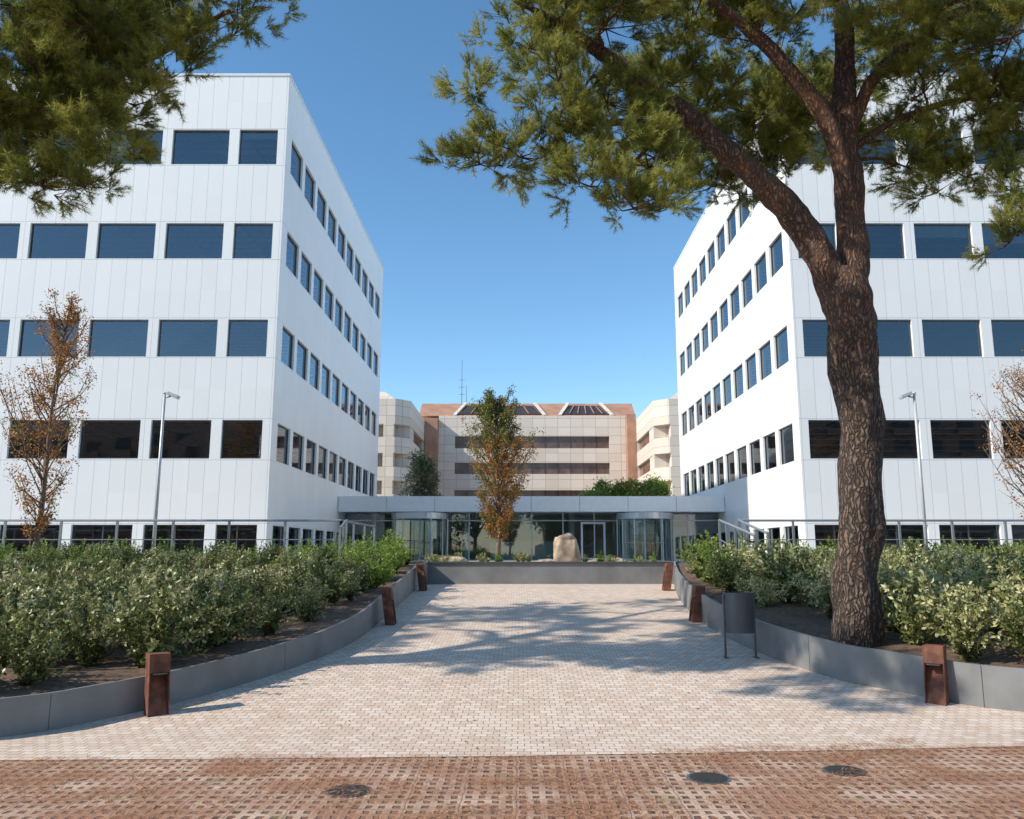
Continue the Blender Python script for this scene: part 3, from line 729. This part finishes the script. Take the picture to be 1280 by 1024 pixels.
g0=.45
limbsR=[[(4.28,11,g0-.1,.36),(4.3,11,.7,.30),(4.42,11,1.6,.275),(4.5,11,2.64,.27),(4.56,11,3.71,.285),(4.5,11,4.6,.32),(4.47,11,5.15,.32),(4.5,11,5.5,.22)],
 [(4.46,11,4.7,.24),(4.25,11,5.45,.22),(3.88,10.95,6.2,.195),(3.3,10.9,6.86,.175),(2.67,10.8,7.4,.155),(2.06,10.7,7.89,.13),(1.27,10.6,8.45,.10),(.5,10.4,8.9,.06),(-.1,10.2,9.1,.03)],
 [(4.48,11,4.8,.25),(4.62,11.05,5.7,.21),(4.65,11.1,6.56,.20),(4.7,11.15,7.77,.18),(4.78,11.2,9.0,.14),(4.8,11.3,10.3,.09),(4.8,11.3,11.2,.04)],
 [(4.64,11,6.4,.13),(4.5,10.9,7.0,.125),(4.22,10.8,7.77,.12),(3.57,10.6,8.5,.10),(2.9,10.4,9.0,.07),(2.0,10,9.5,.04)],
 [(4.7,11.1,7.6,.10),(5.1,11,8.4,.09),(5.9,10.8,9.1,.07),(6.9,10.6,9.5,.05),(8,10.5,9.8,.03)],
 [(4.7,11.2,8.0,.08),(4.9,12.2,8.8,.07),(5.2,13.6,9.4,.05),(5.2,14.8,9.8,.03)],
 [(2.35,10.75,7.65,.07),(1.9,10.5,7.5,.055),(1.3,10.3,7.35,.045),(.6,10.3,7.3,.03)],
 [(1.9,10.5,7.5,.04),(1.8,10.3,7.1,.035),(1.5,10.2,6.7,.02)],
 [(4.66,11.1,7.3,.06),(5.3,11.2,7.8,.05),(6.2,11.1,8.1,.045),(7.0,10.8,8.0,.035),(7.2,10.6,7.2,.03),(7.0,10.5,6.4,.02)]]
clR=[(-.54,10.5,6.85,.40),(0,10.5,6.95,.45),(-.6,10.5,7.95,.33),(.1,10.5,8.55,.55),(.5,10,7.75,.45),(.5,10,7.2,.42),(.9,10,6.3,.4),(1.44,10,6.0,.42),(1.95,10.5,6.25,.35),(1.5,11,7.4,.4),
 (1.0,10.2,6.9,.45),(1.7,10.3,6.7,.45),(1.2,10.6,7.8,.5),(2.0,11.2,8.2,.4),(3.9,12.2,8.5,.45),(6.2,11.3,7.6,.42),(6.9,11,8.0,.45),(7.3,10.8,7.6,.45),(5.0,11.8,8.1,.38),
 (3.0,12.3,7.35,.38),(3.45,12.4,7.3,.36),(3.9,12.4,7.8,.42),(4.3,12.4,8.2,.4),(5.6,11.3,7.2,.33),(6.4,11.2,7.0,.36),(6.9,11,6.75,.33),(6.0,11.3,6.8,.28),(2.6,12,8.2,.4),
 (1.25,11,9.2,.7),(2.4,11,9.2,.7),(2.35,12,8.9,.5),(3.1,12.5,7.85,.42),(3.6,12.5,8.2,.42),(3.35,11,9.0,.6),(4.4,12.5,8.9,.5),(4,11,9.4,.7),(5.4,11,9.0,.7),(5.8,11,8.2,.48),(6.3,11,8.9,.7),(6.6,11,7.9,.42),(5.7,12,8.0,.4),(5.9,11.5,7.2,.33),(7,11,7.3,.45),(6.75,10.5,5.95,.4),(7.0,10.4,6.4,.4),(6.5,10.5,5.75,.3),(6.5,10,8.4,.65),(5.4,13,8.4,.5),(4.4,12.8,7.8,.4),
 (2.3,9.5,8.6,.5),(4.3,9.5,8.8,.5),(5.4,9.5,8.5,.55),(.6,10,8.9,.5),(1.3,9.6,8.6,.45),(3.3,9.4,8.8,.5),(7.4,10.8,8.2,.6),(2.9,11.8,8.5,.4),(.9,11.2,8.3,.45)]
for k in range(26):
    a=random.uniform(0,6.28); r=4.6*math.sqrt(random.random()); z=10.7-.07*r*r+random.uniform(-.4,.5)
    clR.append((4.3+r*math.cos(a),11+r*math.sin(a)*.9,z,random.uniform(.55,.8)))
pine('pine_tree',limbsR,clR,32)
limbsL=[[(-9.4,9.2,.0,.36),(-9.35,9.2,1,.3),(-9.2,9.2,3,.26),(-9.0,9.2,4.8,.24),(-8.9,9.2,6,.2),(-8.8,9.2,7.2,.14)],
 [(-9,9.2,4.7,.16),(-8,9.15,5.8,.14),(-6.9,9.3,6.5,.11),(-5.8,9.5,7.1,.08),(-4.6,9.4,7.7,.05),(-3.6,9.2,8.2,.03)],
 [(-8.95,9.2,5.5,.15),(-8.4,9.0,7.2,.13),(-7.4,8.8,8.6,.09),(-6.2,8.6,9.3,.05)],
 [(-8.9,9.2,5.9,.14),(-9.6,9.6,7.4,.12),(-11,10,8.6,.07),(-12.4,10,9.1,.03)],
 [(-8.9,9.2,6,.12),(-8.6,10.5,7.4,.1),(-8,12,8.5,.06),(-7.4,13,9,.03)]]
clL=[(-5.95,9,5.95,.38),(-5.5,9,5.85,.36),(-5.05,9,5.85,.34),(-4.75,9,6.25,.32),(-5.5,9,6.45,.42),(-5.0,9,6.7,.38),(-6.1,9,6.6,.45),(-5.6,9,6.9,.45),(-4.5,9,6.85,.34),(-4.1,9,7.2,.34),(-5.0,9,7.3,.45),(-3.75,9,7.6,.34),(-3.4,9,7.95,.32),(-3.15,9,8.2,.3),(-3.25,9,8.5,.3),(-4.5,9,7.85,.45),(-5.4,9,7.6,.5),(-6.1,9,7.3,.5),(-5.0,9,8.2,.55),(-4.2,9,8.4,.45),(-3.7,8.9,8.6,.4),(-6.0,9,8.1,.6),
 (-6.6,9.4,5.9,.4),(-6.9,9,6.4,.5),(-6.2,9.9,6.8,.5),(-5.4,9.9,7.3,.5),(-6.0,9.9,7.8,.55),(-4.9,9.8,8.0,.45),(-5.9,8.5,6.5,.35),(-5.4,8.5,7.0,.35),(-4.8,8.5,7.5,.35),(-5.6,8.4,7.7,.4)]
for k in range(26):
    a=random.uniform(0,6.28); r=4.6*math.sqrt(random.random()); z=9.6-.06*r*r+random.uniform(-.6,.4)
    clL.append((-8.7+r*math.cos(a),9.6+r*math.sin(a)*.85,z,random.uniform(.55,.75)))
pine('pine_tree',limbsL,clL,32)

# ---------------------------------------------------------------- street furniture
def bollard(x,y,ox,oy):
    o=Vector((ox,oy,0)).normalized(); ang=math.atan2(o.y,o.x); e=empty('corten_bollard_light',(x,y,G(y))); e.rotation_euler=(0,0,ang)
    mb=MB(); D=.17; H=.61; W=.105; ln=.09
    def off(z): return ln*z/H
    pr=lambda z0,z1,d0,d1:[(off(z0)+d0,0,z0),(off(z0)+d1,0,z0),(off(z1)+d1,0,z1),(off(z1)+d0,0,z1)]
    for w0 in (-W,W-.012): mb.prism([(p[0],w0,p[2]) for p in pr(-.03,H,0,D)],(0,.012,0))
    mb.prism([(p[0],-W+.012,p[2]) for p in pr(-.03,H-.002,D-.012,D-.001)],(0,2*W-.024,0))
    mb.prism([(p[0],-W+.012,p[2]) for p in pr(.42,H-.001,.001,D-.013)],(0,2*W-.024,0))
    mb.prism([(off(.05)+.005,-W+.012,.0),(off(.05)+.02,-W+.012,.0),(off(.4)+D-.02,-W+.012,.418),(off(.4)+D-.035,-W+.012,.418)],(0,2*W-.024,0))
    mb.obj('housing',M_corten,e,bevel=.003)
    mb=MB(); mb.box(.03,.12,-.07,.07,.405,.418); mb.obj('lens',M_frame,e)
for b in ((-3.72,8.97,-.6,.8),(-2.13,14.7,-1,0),(-2.12,19.4,-1,0),(3.25,19.4,1,0),(2.98,14.98,1,.1),(4.5,9.42,.6,.8)): bollard(*b)

e=empty('litter_bin',(3.05,11.9,G(11.9)))
mb=MB(); n=36
for k in range(n):
    a0=2*math.pi*k/n; a1=2*math.pi*(k+1)/n
    for r,fl in ((.2,0),(.19,1)):
        q=[(r*math.cos(a0),r*math.sin(a0),.34),(r*math.cos(a1),r*math.sin(a1),.34),(r*math.cos(a1),r*math.sin(a1),.88),(r*math.cos(a0),r*math.sin(a0),.88)]
        mb.poly(q[::-1] if fl else q)
    mb.poly([(.2*math.cos(a0),.2*math.sin(a0),.88),(.2*math.cos(a1),.2*math.sin(a1),.88),(.19*math.cos(a1),.19*math.sin(a1),.88),(.19*math.cos(a0),.19*math.sin(a0),.88)])
mb.cyl((0,0),.195,.34,.36,36); mb.obj('drum',M_bin,e,False)
mb=MB()
for s in (-1,1):
    mb.box(s*.208-.012,s*.208+.012,-.02,.02,.0,.86); mb.box(s*.208-.03,s*.208+.03,-.06,.06,0,.01)
mb.obj('posts',M_bin,e)

def lamp(x,y,z0,z1,s):
    e=empty('street_lamp',(x,y,0)); mb=MB(); mb.tube([(0,0,z0),(0,0,z0+.5)],[.075,.07],14); mb.tube([(0,0,z0+.5),(0,0,z1)],[.055,.04],14)
    mb.tube([(0,0,z1-.12),(s*.18,0,z1-.08)],[.025,.025],8); mb.obj('pole',M_lampm,e,True)
    mb=MB(); mb.prism([(s*.1,-.11,z1-.02),(s*.42,-.11,z1-.16),(s*.45,-.11,z1-.06),(s*.12,-.11,z1+.07)],(0,.22,0)); mb.cyl((0,0),.06,z1,z1+.05,12); mb.obj('floodlight_head',M_lampm,e,bevel=.01)
    mb=MB(); mb.prism([(s*.12,-.09,z1-.032),(s*.4,-.09,z1-.155),(s*.402,-.09,z1-.165),(s*.12,-.09,z1-.045)],(0,.18,0)); mb.obj('lens',M_frame,e)
lamp(-10.95,25.2,.9,6.5,1); lamp(12.15,25.2,.9,6.5,-1)

# ---------------------------------------------------------------- light, sky, camera
SD=Vector((.755,.285,-.59))
w=bpy.data.worlds.new("World"); scene.world=w; w.use_nodes=True; nt=w.node_tree; bg=nt.nodes['Background']
sky=nt.nodes.new('ShaderNodeTexSky'); sky.sky_type='NISHITA'; sky.sun_disc=False
sky.sun_elevation=R(36.2); sky.sun_rotation=R(249); sky.air_density=1.0; sky.dust_density=.3; sky.ozone_density=2.0; sky.altitude=900
hs=nt.nodes.new('ShaderNodeHueSaturation'); hs.inputs['Hue'].default_value=.492; hs.inputs['Saturation'].default_value=1.15; hs.inputs['Value'].default_value=1.4
nt.links.new(sky.outputs[0],hs.inputs['Color']); nt.links.new(hs.outputs[0],bg.inputs[0]); bg.inputs[1].default_value=.15
sd=bpy.data.lights.new('sun','SUN'); sd.energy=5.0; sd.angle=R(.53); sd.color=(1,.925,.81)
so=bpy.data.objects.new('sun',sd); so.rotation_euler=SD.to_track_quat('-Z','Y').to_euler(); so.location=(-20,-10,30); link(so)
cam=bpy.data.cameras.new('camera'); co=bpy.data.objects.new('camera',cam); link(co); co.location=(0,0,1.7); co.rotation_euler=(R(90+9.71),0,0)
cam.sensor_width=36; cam.lens=29.25; cam.shift_x=-.0078; cam.clip_end=3000; cam.clip_start=.05
scene.camera=co
scene.view_settings.view_transform='Standard'; scene.view_settings.look='None'; scene.view_settings.exposure=0
